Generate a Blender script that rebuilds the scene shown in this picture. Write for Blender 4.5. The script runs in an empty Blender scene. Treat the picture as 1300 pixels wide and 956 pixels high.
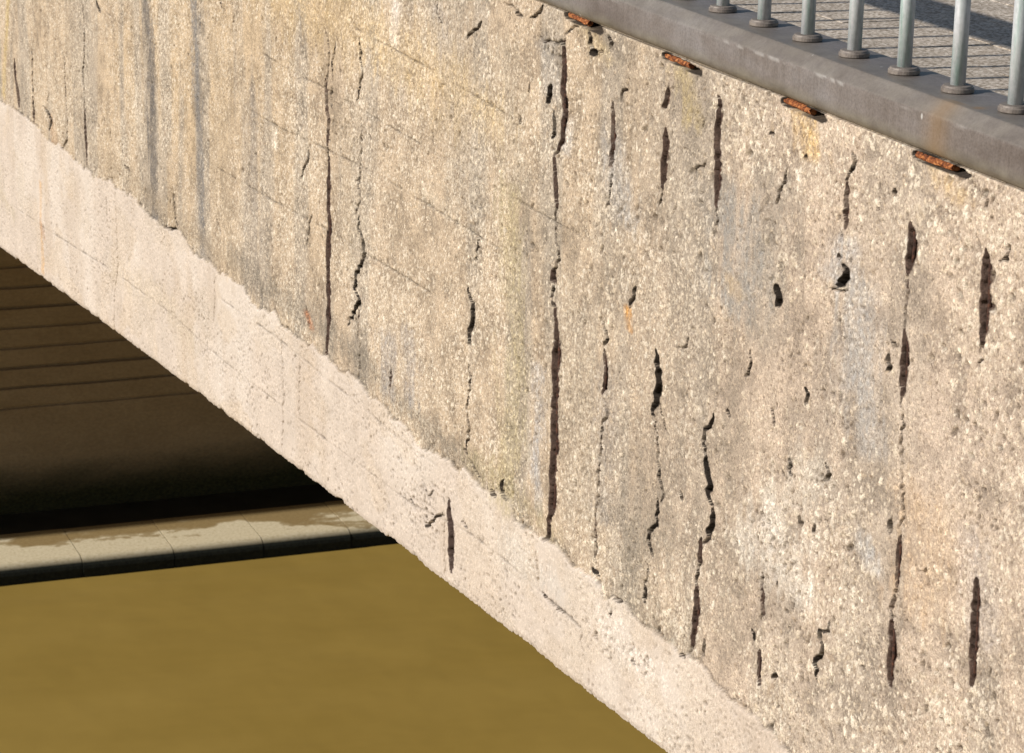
import bpy, bmesh, math
import numpy as np

# ------------------------------------------------------------------ frame of reference
# X = across the bridge (0 is the wall face, positive goes under the bridge), Y = along the bridge, Z = up (0 is the river)
sc = bpy.context.scene
C = sc.collection
R = np.array([[0.93461182, -0.355139, 0.01941742],      # camera right   (X, Y, Z)
              [-0.08065836, -0.26480588, -0.96092251],  # camera down
              [0.34640291, 0.89652336, -0.27613563]])   # camera forward
FPX = 3480.42                                           # focal length in photo pixels (1300 wide)
CAM = np.array([-1.7059, 0.0, 6.56])

# ------------------------------------------------------------------ camera
cam = bpy.data.cameras.new('camera'); camo = bpy.data.objects.new('camera', cam); C.objects.link(camo)
from mathutils import Matrix
m = Matrix.Identity(4)
for i in range(3):
    m[i][0] = R[0][i]; m[i][1] = -R[1][i]; m[i][2] = -R[2][i]; m[i][3] = CAM[i]
camo.matrix_world = m
cam.sensor_fit = 'HORIZONTAL'; cam.sensor_width = 36.0; cam.lens = 36.0 * FPX / 1300.0
cam.clip_start = 0.05; cam.clip_end = 3000
cam.dof.use_dof = True; cam.dof.focus_distance = 4.2; cam.dof.aperture_fstop = 32
sc.camera = camo

# ------------------------------------------------------------------ light
EL = math.radians(28.0)
to_sun = np.array([-1.0, 0.06, 0.0]); to_sun /= np.linalg.norm(to_sun)
to_sun = np.array([to_sun[0] * math.cos(EL), to_sun[1] * math.cos(EL), math.sin(EL)])
sl = bpy.data.lights.new('sun', 'SUN'); so = bpy.data.objects.new('sun', sl); C.objects.link(so)
sl.energy = 4.6; sl.angle = math.radians(0.5); sl.color = (1.0, 0.972, 0.935)
from mathutils import Vector
so.rotation_euler = Vector(to_sun).to_track_quat('Z', 'Y').to_euler()
so.location = (-20, 2, 25)
w = bpy.data.worlds.new('World'); sc.world = w; w.use_nodes = True
nt = w.node_tree; nt.nodes.clear()
sky = nt.nodes.new('ShaderNodeTexSky'); sky.sky_type = 'NISHITA'; sky.sun_disc = False
sky.sun_elevation = EL; sky.sun_rotation = math.atan2(to_sun[0], to_sun[1])
bg = nt.nodes.new('ShaderNodeBackground'); bg.inputs[1].default_value = 0.075
wo = nt.nodes.new('ShaderNodeOutputWorld')
nt.links.new(sky.outputs[0], bg.inputs[0]); nt.links.new(bg.outputs[0], wo.inputs[0])
sc.view_settings.view_transform = 'Standard'; sc.view_settings.look = 'None'
sc.view_settings.exposure = 0.17; sc.view_settings.gamma = 1.0

# ------------------------------------------------------------------ helpers
def ray(x, y):
    return R.T @ np.array([(x - 650.0) / FPX, (y - 478.0) / FPX, 1.0])
def on_wall(x, y, X=0.0):                   # point of the wall plane seen at that place of the photograph: (Y, Z)
    r = ray(x, y); p = CAM + r * ((X - CAM[0]) / r[0]); return p[1], p[2]
def wall_line(pts):
    return np.array([on_wall(a, b) for a, b in pts])

def tag(o, label=None, cat=None, group=None, kind=None):
    if label: o['label'] = label
    if cat: o['category'] = cat
    if group: o['group'] = group
    if kind: o['kind'] = kind
    return o
def empty(name, loc):
    o = bpy.data.objects.new(name, None); o.location = loc; C.objects.link(o); o.empty_display_size = .1; return o
def link(name, me, mat, parent=None, loc=None):
    o = bpy.data.objects.new(name, me); C.objects.link(o)
    if mat and not me.materials: me.materials.append(mat)
    if parent:
        o.parent = parent
    if loc is not None: o.location = loc
    return o
def mesh_np(name, V, Q, smooth=True):
    me = bpy.data.meshes.new(name)
    me.vertices.add(len(V)); me.vertices.foreach_set('co', np.ascontiguousarray(V, dtype=np.float32).ravel())
    me.loops.add(Q.size); me.loops.foreach_set('vertex_index', np.ascontiguousarray(Q, dtype=np.int32).ravel())
    me.polygons.add(len(Q)); me.polygons.foreach_set('loop_start', np.arange(0, Q.size, 4, dtype=np.int32))
    me.polygons.foreach_set('use_smooth', np.full(len(Q), smooth))
    me.update(calc_edges=True); me.validate(); return me
def grid_quads(nr, nc):
    i = np.arange(nr * nc).reshape(nr, nc)
    return np.stack([i[:-1, :-1], i[1:, :-1], i[1:, 1:], i[:-1, 1:]], -1).reshape(-1, 4)
def bm_mesh(name, bm, smooth=False):
    me = bpy.data.meshes.new(name); bmesh.ops.recalc_face_normals(bm, faces=bm.faces); bm.to_mesh(me); bm.free()
    if smooth: me.polygons.foreach_set('use_smooth', np.full(len(me.polygons), True))
    return me
def lathe(prof, n=24):                      # prof: (r, z)
    bm = bmesh.new(); rings = []
    for r, z in prof:
        rings.append([bm.verts.new((r * math.cos(2 * math.pi * k / n), r * math.sin(2 * math.pi * k / n), z)) for k in range(n)])
    for a, b in zip(rings[:-1], rings[1:]):
        for k in range(n): bm.faces.new((a[k], a[(k + 1) % n], b[(k + 1) % n], b[k]))
    bm.faces.new(rings[0][::-1]); bm.faces.new(rings[-1]); return bm
def box_bm(x0, x1, y0, y1, z0, z1, bev=0.0, seg=2, bm=None):
    b = bmesh.new(); r = bmesh.ops.create_cube(b, size=1)
    for v in b.verts:
        v.co = (x0 + (v.co.x + .5) * (x1 - x0), y0 + (v.co.y + .5) * (y1 - y0), z0 + (v.co.z + .5) * (z1 - z0))
    if bev: bmesh.ops.bevel(b, geom=b.edges[:], offset=bev, segments=seg, affect='EDGES', profile=.5)
    return b

RS = np.random.RandomState(7)
TAB = RS.rand(16, 512, 512).astype(np.float32)
def vnoise(x, y, k=0):
    xi = np.floor(x); yi = np.floor(y); fx = (x - xi).astype(np.float32); fy = (y - yi).astype(np.float32)
    xi = xi.astype(np.int32) & 511; yi = yi.astype(np.int32) & 511
    x1 = (xi + 1) & 511; y1 = (yi + 1) & 511; T = TAB[k]
    fx = fx * fx * (3 - 2 * fx); fy = fy * fy * (3 - 2 * fy)
    return (T[yi, xi] * (1 - fx) + T[yi, x1] * fx) * (1 - fy) + (T[y1, xi] * (1 - fx) + T[y1, x1] * fx) * fy
def fbm(x, y, oct=3, k=0, lac=2.03, gain=.5):
    s = 0; a = 1; t = 0
    for i in range(oct):
        s = s + a * vnoise(x * lac ** i + 17.3 * i, y * lac ** i + 5.1 * i, (k + i) % 16); t += a; a *= gain
    return s / t
def sstep(a, b, x):
    t = np.clip((x - a) / (b - a), 0, 1); return t * t * (3 - 2 * t)
def chips(x, y, s, seed, present, rmin, rmax, asp=.35, soft=.13):
    """angular stones of aggregate: returns height 0..1 and a random tone"""
    gx = x / s; gy = y / s; ix = np.floor(gx).astype(np.int32); iy = np.floor(gy).astype(np.int32)
    best = np.zeros_like(gx, dtype=np.float32); tone = np.zeros_like(best)
    for oy in (-1, 0, 1):
        for ox in (-1, 0, 1):
            cx = (ix + ox + seed * 37) & 511; cy = (iy + oy + seed * 91) & 511
            dx = (gx - (ix + ox) - .15 - .7 * TAB[0][cy, cx]).astype(np.float32)
            dy = (gy - (iy + oy) - .15 - .7 * TAB[1][cy, cx]).astype(np.float32)
            r = rmin + (rmax - rmin) * TAB[2][cy, cx] ** 1.6
            a = TAB[3][cy, cx] * 6.283; ca = np.cos(a); sa = np.sin(a)
            e = 1 + asp * TAB[4][cy, cx] * 2
            u = (dx * ca + dy * sa) / e; v = (-dx * sa + dy * ca)
            q = np.maximum(np.abs(u + .25 * v), np.abs(v - .2 * u))
            q = np.maximum(q, (.72 + .3 * TAB[5][cy, cx]) * np.abs(u + v)); q = np.maximum(q, .62 * np.hypot(u, v) * 1.5)
            hgt = np.clip((1 - q / r) / soft, 0, 1) * (TAB[6][cy, cx] < present)
            up = hgt > best; best = np.where(up, hgt, best); tone = np.where(up, TAB[7][cy, cx], tone)
    return best, tone

# ------------------------------------------------------------------ materials
def mat(name):
    m = bpy.data.materials.new(name); m.use_nodes = True; n = m.node_tree; b = n.nodes['Principled BSDF']; return m, n, b
def node(n, t, **kw):
    d = n.nodes.new(t)
    for k, v in kw.items():
        if k.startswith('i_'): d.inputs[k[2:].replace('_', ' ')].default_value = v
        else: setattr(d, k, v)
    return d
def coords(n, scale=(1, 1, 1)):
    t = n.nodes.new('ShaderNodeNewGeometry'); mp = n.nodes.new('ShaderNodeMapping'); mp.inputs['Scale'].default_value = scale
    n.links.new(t.outputs['Position'], mp.inputs['Vector']); return mp.outputs[0]
def noise(n, vec, scale, detail=4, rough=.55):
    d = node(n, 'ShaderNodeTexNoise'); d.inputs['Scale'].default_value = scale; d.inputs['Detail'].default_value = detail
    d.inputs['Roughness'].default_value = rough; n.links.new(vec, d.inputs['Vector']); return d.outputs['Fac']
def ramp(n, fac, stops):
    d = n.nodes.new('ShaderNodeValToRGB'); cr = d.color_ramp
    while len(cr.elements) < len(stops): cr.elements.new(.5)
    for e, (p, c) in zip(cr.elements, stops): e.position = p; e.color = (*c, 1) if len(c) == 3 else c
    n.links.new(fac, d.inputs[0]); return d.outputs[0]
def mix(n, fac, a, b, mode='MIX'):
    d = node(n, 'ShaderNodeMix', data_type='RGBA', blend_type=mode)
    for sck, v in ((0, fac), (6, a), (7, b)):
        if isinstance(v, (int, float)): d.inputs[sck].default_value = v
        elif isinstance(v, tuple): d.inputs[sck].default_value = (*v, 1)
        else: n.links.new(v, d.inputs[sck])
    return d.outputs[2]
def bump(n, b, h, strength, dist):
    d = node(n, 'ShaderNodeBump'); d.inputs['Strength'].default_value = strength; d.inputs['Distance'].default_value = dist
    n.links.new(h, d.inputs['Height']); n.links.new(d.outputs[0], b.inputs['Normal'])

def make_concrete_mat():
    m, n, b = mat('weathered_concrete'); p = coords(n)
    at = node(n, 'ShaderNodeAttribute', attribute_name='tint')          # alpha: 1 where the aggregate is exposed
    f = noise(n, p, 430, 3, .7)
    g = ramp(n, f, [(.33, (.58, .56, .54)), (.46, (.98, .97, .96)), (.70, (1.22, 1.21, 1.19))])
    gs = ramp(n, f, [(.30, (.84, .83, .82)), (.50, (1, 1, 1)), (.70, (1.08, 1.08, 1.08))])
    v = node(n, 'ShaderNodeTexVoronoi'); v.inputs['Scale'].default_value = 300; n.links.new(p, v.inputs['Vector'])
    sep = node(n, 'ShaderNodeSeparateColor'); n.links.new(v.outputs['Color'], sep.inputs[0])
    vv = ramp(n, sep.outputs[1], [(0, (.50, .46, .42)), (.14, (.84, .82, .79)), (.6, (.98, .97, .96)), (.84, (1.12, 1.11, 1.08)), (1, (1.5, 1.47, 1.38))])
    f2 = noise(n, p, 900, 2, .6)
    g2 = ramp(n, f2, [(.32, (.74, .73, .72)), (.55, (1.03, 1.03, 1.03)), (.7, (1.17, 1.17, 1.15))])
    rough_c = mix(n, 1.0, mix(n, .75, g, vv, 'MULTIPLY'), g2, 'MULTIPLY'); smooth_c = mix(n, .6, gs, g2, 'MULTIPLY')
    c = mix(n, 1.0, at.outputs['Color'], mix(n, at.outputs['Alpha'], smooth_c, rough_c), 'MULTIPLY')
    n.links.new(c, b.inputs['Base Color']); b.inputs['Roughness'].default_value = .92; b.inputs['Specular IOR Level'].default_value = .15
    bump(n, b, f, .4, .0016); return m
M_CONC = make_concrete_mat()

def make_rust(name, cols, rough=.9):
    m, n, b = mat(name); p = coords(n); f = noise(n, p, 160, 5, .7)
    n.links.new(ramp(n, f, cols), b.inputs['Base Color']); b.inputs['Roughness'].default_value = rough
    b.inputs['Specular IOR Level'].default_value = .2
    bump(n, b, f, .9, .003); return m
M_RUST = make_rust('orange_rust', [(.33, (.035, .014, .009)), (.46, (.16, .05, .02)), (.57, (.36, .125, .04)), (.70, (.52, .27, .11))])
M_REBAR = make_rust('dark_rust', [(.35, (.020, .013, .011)), (.52, (.055, .027, .019)), (.70, (.12, .05, .028))])

def make_cap():
    m, n, b = mat('weathered_metal_cap'); p = coords(n)
    big = noise(n, coords(n, (1, .35, 1)), 9, 4); fine = noise(n, p, 260, 3, .7)
    st = noise(n, coords(n, (1, 1, .06)), 75, 3, .6)         # runs down the face
    c = ramp(n, big, [(.32, (.138, .113, .100)), (.5, (.180, .153, .138)), (.68, (.205, .186, .178))])
    c = mix(n, .42, c, ramp(n, st, [(.34, (.72, .70, .67)), (.52, (1, 1, 1)), (.70, (1.18, 1.17, 1.16))]), 'MULTIPLY')
    c = mix(n, .8, c, ramp(n, fine, [(.35, (.72, .71, .70)), (.52, (1, 1, 1)), (.66, (1.16, 1.15, 1.14))]), 'MULTIPLY')
    mid = noise(n, coords(n, (1, .6, 1)), 34, 5, .65); c = mix(n, .5, c, ramp(n, mid, [(.36, (.80, .77, .74)), (.52, (1, 1, 1)), (.66, (1.13, 1.14, 1.17))]), 'MULTIPLY')
    at = node(n, 'ShaderNodeAttribute', attribute_name='wear')   # r scratches, g rust, b brown lip
    sp = node(n, 'ShaderNodeSeparateColor'); n.links.new(at.outputs['Color'], sp.inputs[0])
    br = ramp(n, noise(n, coords(n, (1, .5, 1)), 40, 4), [(.4, (.12, .10, .075)), (.6, (.19, .165, .125))])
    c = mix(n, sp.outputs[2], c, br)
    c = mix(n, sp.outputs[1], c, (.24, .135, .045))
    c = mix(n, sp.outputs[0], c, (.55, .53, .50))
    sc1 = node(n, 'ShaderNodeTexVoronoi', feature='F1'); sc1.inputs['Scale'].default_value = 26; n.links.new(coords(n, (1, 1, .6)), sc1.inputs['Vector'])
    spk = ramp(n, sc1.outputs['Distance'], [(.04, (1, 1, 1)), (.075, (0, 0, 0))])
    c = mix(n, mix(n, 1.0, spk, ramp(n, noise(n, p, 14, 2), [(.48, (0, 0, 0)), (.56, (.8, .8, .8))]), 'MULTIPLY'), c, (.5, .48, .45))
    n.links.new(c, b.inputs['Base Color'])
    b.inputs['Metallic'].default_value = .15
    n.links.new(ramp(n, big, [(.3, (.42, .42, .42)), (.7, (.58, .58, .58))]), b.inputs['Roughness'])
    bump(n, b, fine, .12, .001); return m
M_CAP = make_cap()

def make_galv():
    m, n, b = mat('patinated_galvanised_steel'); f = noise(n, coords(n, (1, 1, .12)), 90, 4, .6); g = noise(n, coords(n, (1, 1, .5)), 240, 3, .6)
    c = ramp(n, f, [(.32, (.31, .41, .375)), (.46, (.44, .48, .475)), (.62, (.54, .54, .555))])
    c = mix(n, .6, c, ramp(n, g, [(.36, (.78, .80, .79)), (.62, (1.08, 1.08, 1.08))]), 'MULTIPLY')
    n.links.new(c, b.inputs['Base Color']); b.inputs['Metallic'].default_value = .25; b.inputs['Roughness'].default_value = .5
    bump(n, b, g, .1, .001); return m
M_GALV = make_galv()
def make_ring():
    m, n, b = mat('dull_bronze_ring'); f = noise(n, coords(n), 120, 4, .6)
    n.links.new(ramp(n, f, [(.35, (.125, .10, .085)), (.6, (.215, .18, .15))]), b.inputs['Base Color'])
    b.inputs['Metallic'].default_value = .2; b.inputs['Roughness'].default_value = .6; return m
M_RING = make_ring()

def make_paving():
    m, n, b = mat('exposed_gravel_paving'); p = coords(n)
    v = node(n, 'ShaderNodeTexVoronoi'); v.inputs['Scale'].default_value = 130; n.links.new(p, v.inputs['Vector'])
    sep = node(n, 'ShaderNodeSeparateColor'); n.links.new(v.outputs['Color'], sep.inputs[0])
    c = ramp(n, sep.outputs[0], [(0, (.30, .24, .18)), (.35, (.48, .40, .315)), (.7, (.60, .51, .415)), (1, (.70, .62, .52))])
    c = mix(n, .8, c, ramp(n, v.outputs['Distance'], [(.35, (1.05, 1.05, 1.05)), (.75, (.55, .53, .5))]), 'MULTIPLY')
    c = mix(n, .5, c, ramp(n, noise(n, p, 7, 4), [(.35, (.75, .74, .72)), (.65, (1.1, 1.08, 1.05))]), 'MULTIPLY')
    n.links.new(c, b.inputs['Base Color']); b.inputs['Roughness'].default_value = .9; b.inputs['Specular IOR Level'].default_value = .2
    bump(n, b, v.outputs['Distance'], -.9, .006); return m
M_PAVE = make_paving()

def plain(name, stops, scale, rough=.9, bs=.4, bd=.01, stretch=(1, 1, 1)):
    m, n, b = mat(name); f = noise(n, coords(n, stretch), scale, 5, .6)
    n.links.new(ramp(n, f, stops), b.inputs['Base Color']); b.inputs['Roughness'].default_value = rough; b.inputs['Specular IOR Level'].default_value = .2
    bump(n, b, f, bs, bd); return m
M_JOINT = plain('dark_joint_sand', [(.3, (.05, .042, .034)), (.7, (.12, .10, .08))], 200)
M_MORTAR = plain('damp_mortar', [(.3, (.14, .11, .06)), (.7, (.26, .21, .13))], 30)
M_BACKWALL = plain('grey_concrete', [(.3, (.20, .18, .15)), (.7, (.33, .29, .24))], 12)
M_GROUND = plain('bank_ground', [(.3, (.09, .08, .05)), (.7, (.16, .15, .09))], 1.5)

def make_abut():
    m, n, b = mat('board_marked_concrete_with_algae'); p = coords(n, (.35, 1, 1))
    f = noise(n, p, 5, 6, .65); g = noise(n, coords(n, (.6, 1, 1)), 60, 4, .7)
    c = ramp(n, f, [(.3, (.27, .19, .105)), (.5, (.305, .218, .124)), (.7, (.335, .243, .142))])
    c = mix(n, .6, c, ramp(n, g, [(.35, (.72, .72, .72)), (.65, (1.15, 1.15, 1.15))]), 'MULTIPLY')
    # algae and damp up to the high-water mark
    ge = node(n, 'ShaderNodeNewGeometry'); s = node(n, 'ShaderNodeSeparateXYZ'); n.links.new(ge.outputs['Position'], s.inputs[0])
    a = node(n, 'ShaderNodeMath', operation='MULTIPLY_ADD'); n.links.new(f, a.inputs[0]); a.inputs[1].default_value = -.25; n.links.new(s.outputs[2], a.inputs[2])
    wet = ramp(n, a.outputs[0], [(.10, (1, 1, 1)), (.22, (.8, .8, .8)), (.40, (0, 0, 0))])
    c = mix(n, wet, c, ramp(n, g, [(.35, (.018, .017, .007)), (.65, (.05, .045, .016))]))
    n.links.new(c, b.inputs['Base Color']); b.inputs['Roughness'].default_value = .88; b.inputs['Specular IOR Level'].default_value = .15
    bump(n, b, g, .5, .006); return m
M_ABUT = make_abut()

def make_quay():
    m, n, b = mat('pale_quay_stone_with_damp'); p = coords(n)
    g = noise(n, p, 45, 5, .65)
    c = ramp(n, g, [(.32, (.50, .41, .25)), (.5, (.62, .525, .345)), (.7, (.69, .60, .42))])
    # damp patches creeping in from the wall
    ge = node(n, 'ShaderNodeNewGeometry'); s = node(n, 'ShaderNodeSeparateXYZ'); n.links.new(ge.outputs['Position'], s.inputs[0])
    f = noise(n, coords(n, (1, 1.5, 1)), 2.1, 6, .6)
    a = node(n, 'ShaderNodeMath', operation='MULTIPLY_ADD'); n.links.new(f, a.inputs[0]); a.inputs[1].default_value = 1.55
    yy = node(n, 'ShaderNodeMath', operation='MULTIPLY_ADD'); n.links.new(s.outputs[1], yy.inputs[0]); yy.inputs[1].default_value = 1.0; yy.inputs[2].default_value = -18.18
    n.links.new(yy.outputs[0], a.inputs[2])
    a2 = node(n, 'ShaderNodeMath', operation='MULTIPLY_ADD'); n.links.new(s.outputs[0], a2.inputs[0]); a2.inputs[1].default_value = .13; n.links.new(a.outputs[0], a2.inputs[2])
    wet = ramp(n, a2.outputs[0], [(.80, (0, 0, 0)), (.84, (.7, .7, .7)), (.93, (1, 1, 1))])
    c = mix(n, wet, c, ramp(n, g, [(.35, (.25, .17, .07)), (.65, (.33, .235, .105))]))
    # face towards the river: algae, with the shade of the unlit side painted in
    z = ramp(n, s.outputs[2], [(.098, (1, 1, 1)), (.1315, (0, 0, 0))])
    c = mix(n, z, c, ramp(n, g, [(.35, (.005, .006, .004)), (.65, (.016, .018, .012))]))
    n.links.new(c, b.inputs['Base Color'])
    n.links.new(ramp(n, wet, [(0, (.85, .85, .85)), (1, (.55, .55, .55))]), b.inputs['Roughness'])
    b.inputs['Specular IOR Level'].default_value = .25
    bump(n, b, g, .25, .004); return m
M_QUAY = make_quay()
M_WET_SHADE = plain('wet_shadowed_gutter', [(.3, (.015, .013, .01)), (.7, (.035, .03, .022))], 6, rough=.28, bs=.1)  # wet strip with its shadow put into the near-black colour

def make_water():
    m, n, b = mat('muddy_river_water'); f = noise(n, coords(n, (.55, 1, 1)), 1.1, 4, .5)
    c = ramp(n, f, [(.34, (.282, .190, .045)), (.66, (.312, .212, .053))])
    n.links.new(c, b.inputs['Base Color']); b.inputs['Roughness'].default_value = .20; b.inputs['IOR'].default_value = 1.33
    b.inputs['Specular IOR Level'].default_value = .4
    h = noise(n, coords(n, (.6, 1, 1)), 2.6, 2, .45); h2 = noise(n, coords(n, (1, .6, 1)), 1.2, 3, .5)
    hh = node(n, 'ShaderNodeMath', operation='ADD'); n.links.new(h, hh.inputs[0]); n.links.new(h2, hh.inputs[1])
    bump(n, b, hh.outputs[0], .16, .08); return m
M_WATER = make_water()

# ------------------------------------------------------------------ river, ground, banks
def sheet(name, x0, x1, y0, y1, z, m, kind='structure'):
    me = mesh_np(name, np.array([[x0, y0, z], [x1, y0, z], [x1, y1, z], [x0, y1, z]]), np.array([[0, 1, 2, 3]]), False)
    o = link(name, me, m); 
    if kind: o['kind'] = kind
    return o
Y_ABUT = 18.62
sheet('river_water', -600, 600, -60, 18.2, 0.0, M_WATER)
sheet('ground', -1500, 1500, 19.4, 2500, 5.35, M_GROUND)

# ------------------------------------------------------------------ section of the arch
YS = np.linspace(-26, Y_ABUT, 4000)
sl_ = np.interp(YS, [-26, -16, -7, 2.5, 9.8, 13, Y_ABUT], [.34, .13, -.0, -.0728, -.0933, -.17, -.36])
ZS = np.concatenate([[0], np.cumsum((sl_[1:] + sl_[:-1]) / 2 * np.diff(YS))])
Z6 = CAM[2] + (-1.40233469e-03 * 36 - 6.58220104e-02 * 6 - 1.52310936)
ZS += Z6 - np.interp(6.0, YS, ZS)
def z_edge(y): return np.interp(y, YS, ZS)
Z_TOP = CAM[2] - .672                     # underside of the metal cap
DECK = CAM[2] - .6026 - .405

bridge = empty('concrete_bridge', (0, 6, 0))
tag(bridge, 'weathered beige concrete arch bridge with cracked spalling side wall over the muddy river', 'bridge')
def child(name, me, m, parent=bridge):
    o = link(name, me, m, parent); o.matrix_parent_inverse = parent.matrix_world.inverted() if False else Matrix.Translation(-parent.location); return o

# ------------------------------------------------------------------ the side wall: a sculpted sheet
cols = [2.40]
while cols[-1] < 9.85: cols.append(cols[-1] + .00185 * (.93 * cols[-1] + .68) / 3.3)
cols = np.array(cols)
pre = np.concatenate([np.arange(-26, 0, .25), np.arange(0, 1.6, .05), np.arange(1.6, 2.39, .012)])
post = np.concatenate([np.arange(9.88, 11, .02), np.arange(11, 14, .06), np.arange(14, 24, .2)])
cols = np.concatenate([pre, cols, post])
NC = len(cols); NR = 440
zt = np.interp(cols, [4.45, 9.6], [Z_TOP - .0015, CAM[2] - 1.15])
ze = z_edge(cols)
one = np.zeros_like(cols)
jag = (fbm(cols * 30, one + 3, 4, 2) - .5) * .0045 + (fbm(cols * 210, one, 2, 5) - .5) * .0045
jag += .0045 * sstep(.78, .84, vnoise(cols * 14, one + 9, 4))
zb = ze + jag
t = np.linspace(0, 1, NR)[:, None]
Z = zt[None, :] * (1 - t) + zb[None, :] * t
Y = np.repeat(cols[None, :], NR, 0)
Y32 = Y; Z32 = Z
px_m = FPX / (.93 * cols + .68)           # photo pixels per metre there

# the ragged line under which the old smooth skin survives
BND = [(-40, 108), (0, 130), (12, 134), (25, 142), (45, 157), (58, 175), (78, 187), (100, 205), (122, 228), (142, 232), (150, 243), (168, 248), (190, 275),
       (205, 288), (228, 293), (245, 318), (262, 333), (285, 347), (312, 365), (322, 385), (350, 397), (362, 418), (378, 432), (400, 440),
       (415, 452), (440, 475), (455, 478), (470, 500), (495, 522), (520, 548), (545, 570), (565, 580), (590, 598), (610, 618), (630, 625),
       (652, 634), (655, 665), (690, 680), (705, 690), (730, 715), (745, 728), (765, 740), (770, 760), (795, 768), (810, 783), (840, 808),
       (862, 828), (880, 833), (900, 855), (908, 870), (960, 915), (1020, 975)]
b = wall_line(BND)[::-1]
zl = np.interp(Y, b[:, 0], b[:, 1]) + (fbm(Y * 45, Z * 45, 3, 3) - .5) * .022 + (fbm(Y * 16, Z * 16, 2, 6) - .5) * .018
below = zl - Z                             # > 0 under the line
low = sstep(-.0015, .0015, below)

nY = Y + (fbm(Y * 30, Z * 30, 2, 8) - .5) * .01
H = np.zeros_like(Y)
big = fbm(Y * 3, Z * 3, 4, 1); med = fbm(Y * 22, Z * 22, 4, 4); fine = fbm(Y * 120, Z * 120, 3, 6)
right = sstep(4.7, 3.3, Y + .5 * (big - .5))      # towards the near end the stones are larger and sparser
H += (big - .5) * .008 + (med - .5) * .0036 + (fine - .5) * .0016 * (1 - .6 * low)
# aggregate
dens = .50 + 1.5 * (fbm(Y * 6, Z * 6, 3, 9) - .5)
c1, t1 = chips(Y, Z, .0175, 1, 1.0, .13, .34, asp=.5, soft=.10); c1 = c1 * (1 - .75 * sstep(.52, .64, fbm(Y * 2.6 + 4, Z * 2.8, 3, 8))) * (t1 < (.13 + .24 * right + .6 * (dens - .55)))
c2, t2 = chips(Y, Z, .0098, 2, 1.0, .15, .44, asp=.5, soft=.11); c2 = c2 * (t2 < (dens + .04 - .22 * right))
c3, t3 = chips(Y, Z, .0058, 3, 1.0, .2, .48); c3 = c3 * (t3 < dens - .12 * right)
up = 1 - low
H += up * np.maximum(np.maximum(c1 * .0015, c2 * .0010), c3 * .0006)
H += low * (c3 * .0006 * (t3 < .35))
# board joints of the formwork: long lines falling to the near end
JOINT = [[(110, -5), (126, 8), (145, 25), (170, 43), (195, 55), (225, 85), (262, 105)], [(330, 66), (365, 88), (400, 106), (520, 175), (600, 222), (720, 290)],
         [(440, 30), (560, 95), (650, 150)], [(262, 205), (330, 245), (430, 300), (560, 380)], [(300, 130), (360, 165), (470, 215), (640, 320)]]
JLOW = [[(20, 262), (60, 290), (105, 318), (150, 347), (215, 395), (280, 452), (340, 500), (400, 545), (470, 598), (527, 640), (592, 672), (640, 707), (692, 752), (740, 795)],
        [(285, 380), (350, 425), (430, 490), (500, 548), (560, 592)]]
base_apr = .38
def jagged(P, amp):
    out = [P[0]]
    for a_, b_ in zip(P[:-1], P[1:]):
        k = max(1, int(np.hypot((b_[0] - a_[0]) * base_apr, b_[1] - a_[1]) / .0062))
        for i in range(1, k + 1):
            q = a_ + (b_ - a_) * (i / k)
            if i < k or b_ is not P[-1]:
                h = int(abs(q[0]) * 7919 + abs(q[1]) * 104729) % 512; q = q + np.array([(TAB[10][h, i % 512] - .5) * 2 * amp / base_apr, (TAB[11][h, i % 512] - .5) * .006])
            out.append(q)
    return np.array(out)
def seg_field(pts, pad, amp=0):
    """apparent distance (m) to a polyline, for the columns near it: slice, distance, position along"""
    P = wall_line(pts); P = jagged(P, amp) if amp else P; y0 = P[:, 0].min() - pad / base_apr; y1 = P[:, 0].max() + pad / base_apr
    a, bb = np.searchsorted(cols, [y0, y1]); s = slice(a, max(bb, a + 1))
    yy = Y[:, s]; zz = Z[:, s]; best = np.full(yy.shape, 9.0); tt = np.zeros(yy.shape)
    L = np.concatenate([[0], np.cumsum(np.hypot(*np.diff(P, axis=0).T))]); 
    for k in range(len(P) - 1):
        ax, az = P[k]; dx = (P[k + 1, 0] - ax) * base_apr; dz = P[k + 1, 1] - az; q = dx * dx + dz * dz + 1e-12
        ux = (yy - ax) * base_apr; uz = zz - az
        h = np.clip((ux * dx + uz * dz) / q, 0, 1); dd = np.hypot(ux - h * dx, uz - h * dz)
        u = dd < best; best = np.where(u, dd, best); tt = np.where(u, (L[k] + h * (L[k + 1] - L[k])) / L[-1], tt)
    return s, best, tt

# ---- colour of the wall (albedo)
def rgb(*c): return np.array(c, dtype=np.float32)
warm = sstep(.35, .65, fbm(Y * 1.3 + 3, Z * 1.6, 3, 11))
leftness = sstep(5.2, 6.6, Y)
mtx = np.empty(Y.shape + (3,), np.float32)
ochre = rgb(.425, .328, .215); beige = rgb(.375, .302, .225); pink = rgb(.435, .355, .287); grey = rgb(.31, .27, .22)
rt = sstep(4.1, 3.3, Y + .3 * (big - .5))[..., None]
mtx[:] = beige
mtx += (ochre - mtx) * (np.clip(.25 + .7 * leftness, 0, 1) * (.4 + .6 * warm))[..., None]
mtx += (pink - mtx) * (rt * (.55 + .45 * warm[..., None]))
mtx += (grey - mtx) * (.75 * sstep(.46, .66, fbm(Y * 8, Z * 1.2, 3, 13)) * (1 - .4 * rt[..., 0]))[..., None]
mtx *= (.80 + .26 * med + .16 * fbm(Y * 14, Z * 1.6, 3, 7))[..., None]
col = mtx.copy()
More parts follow.
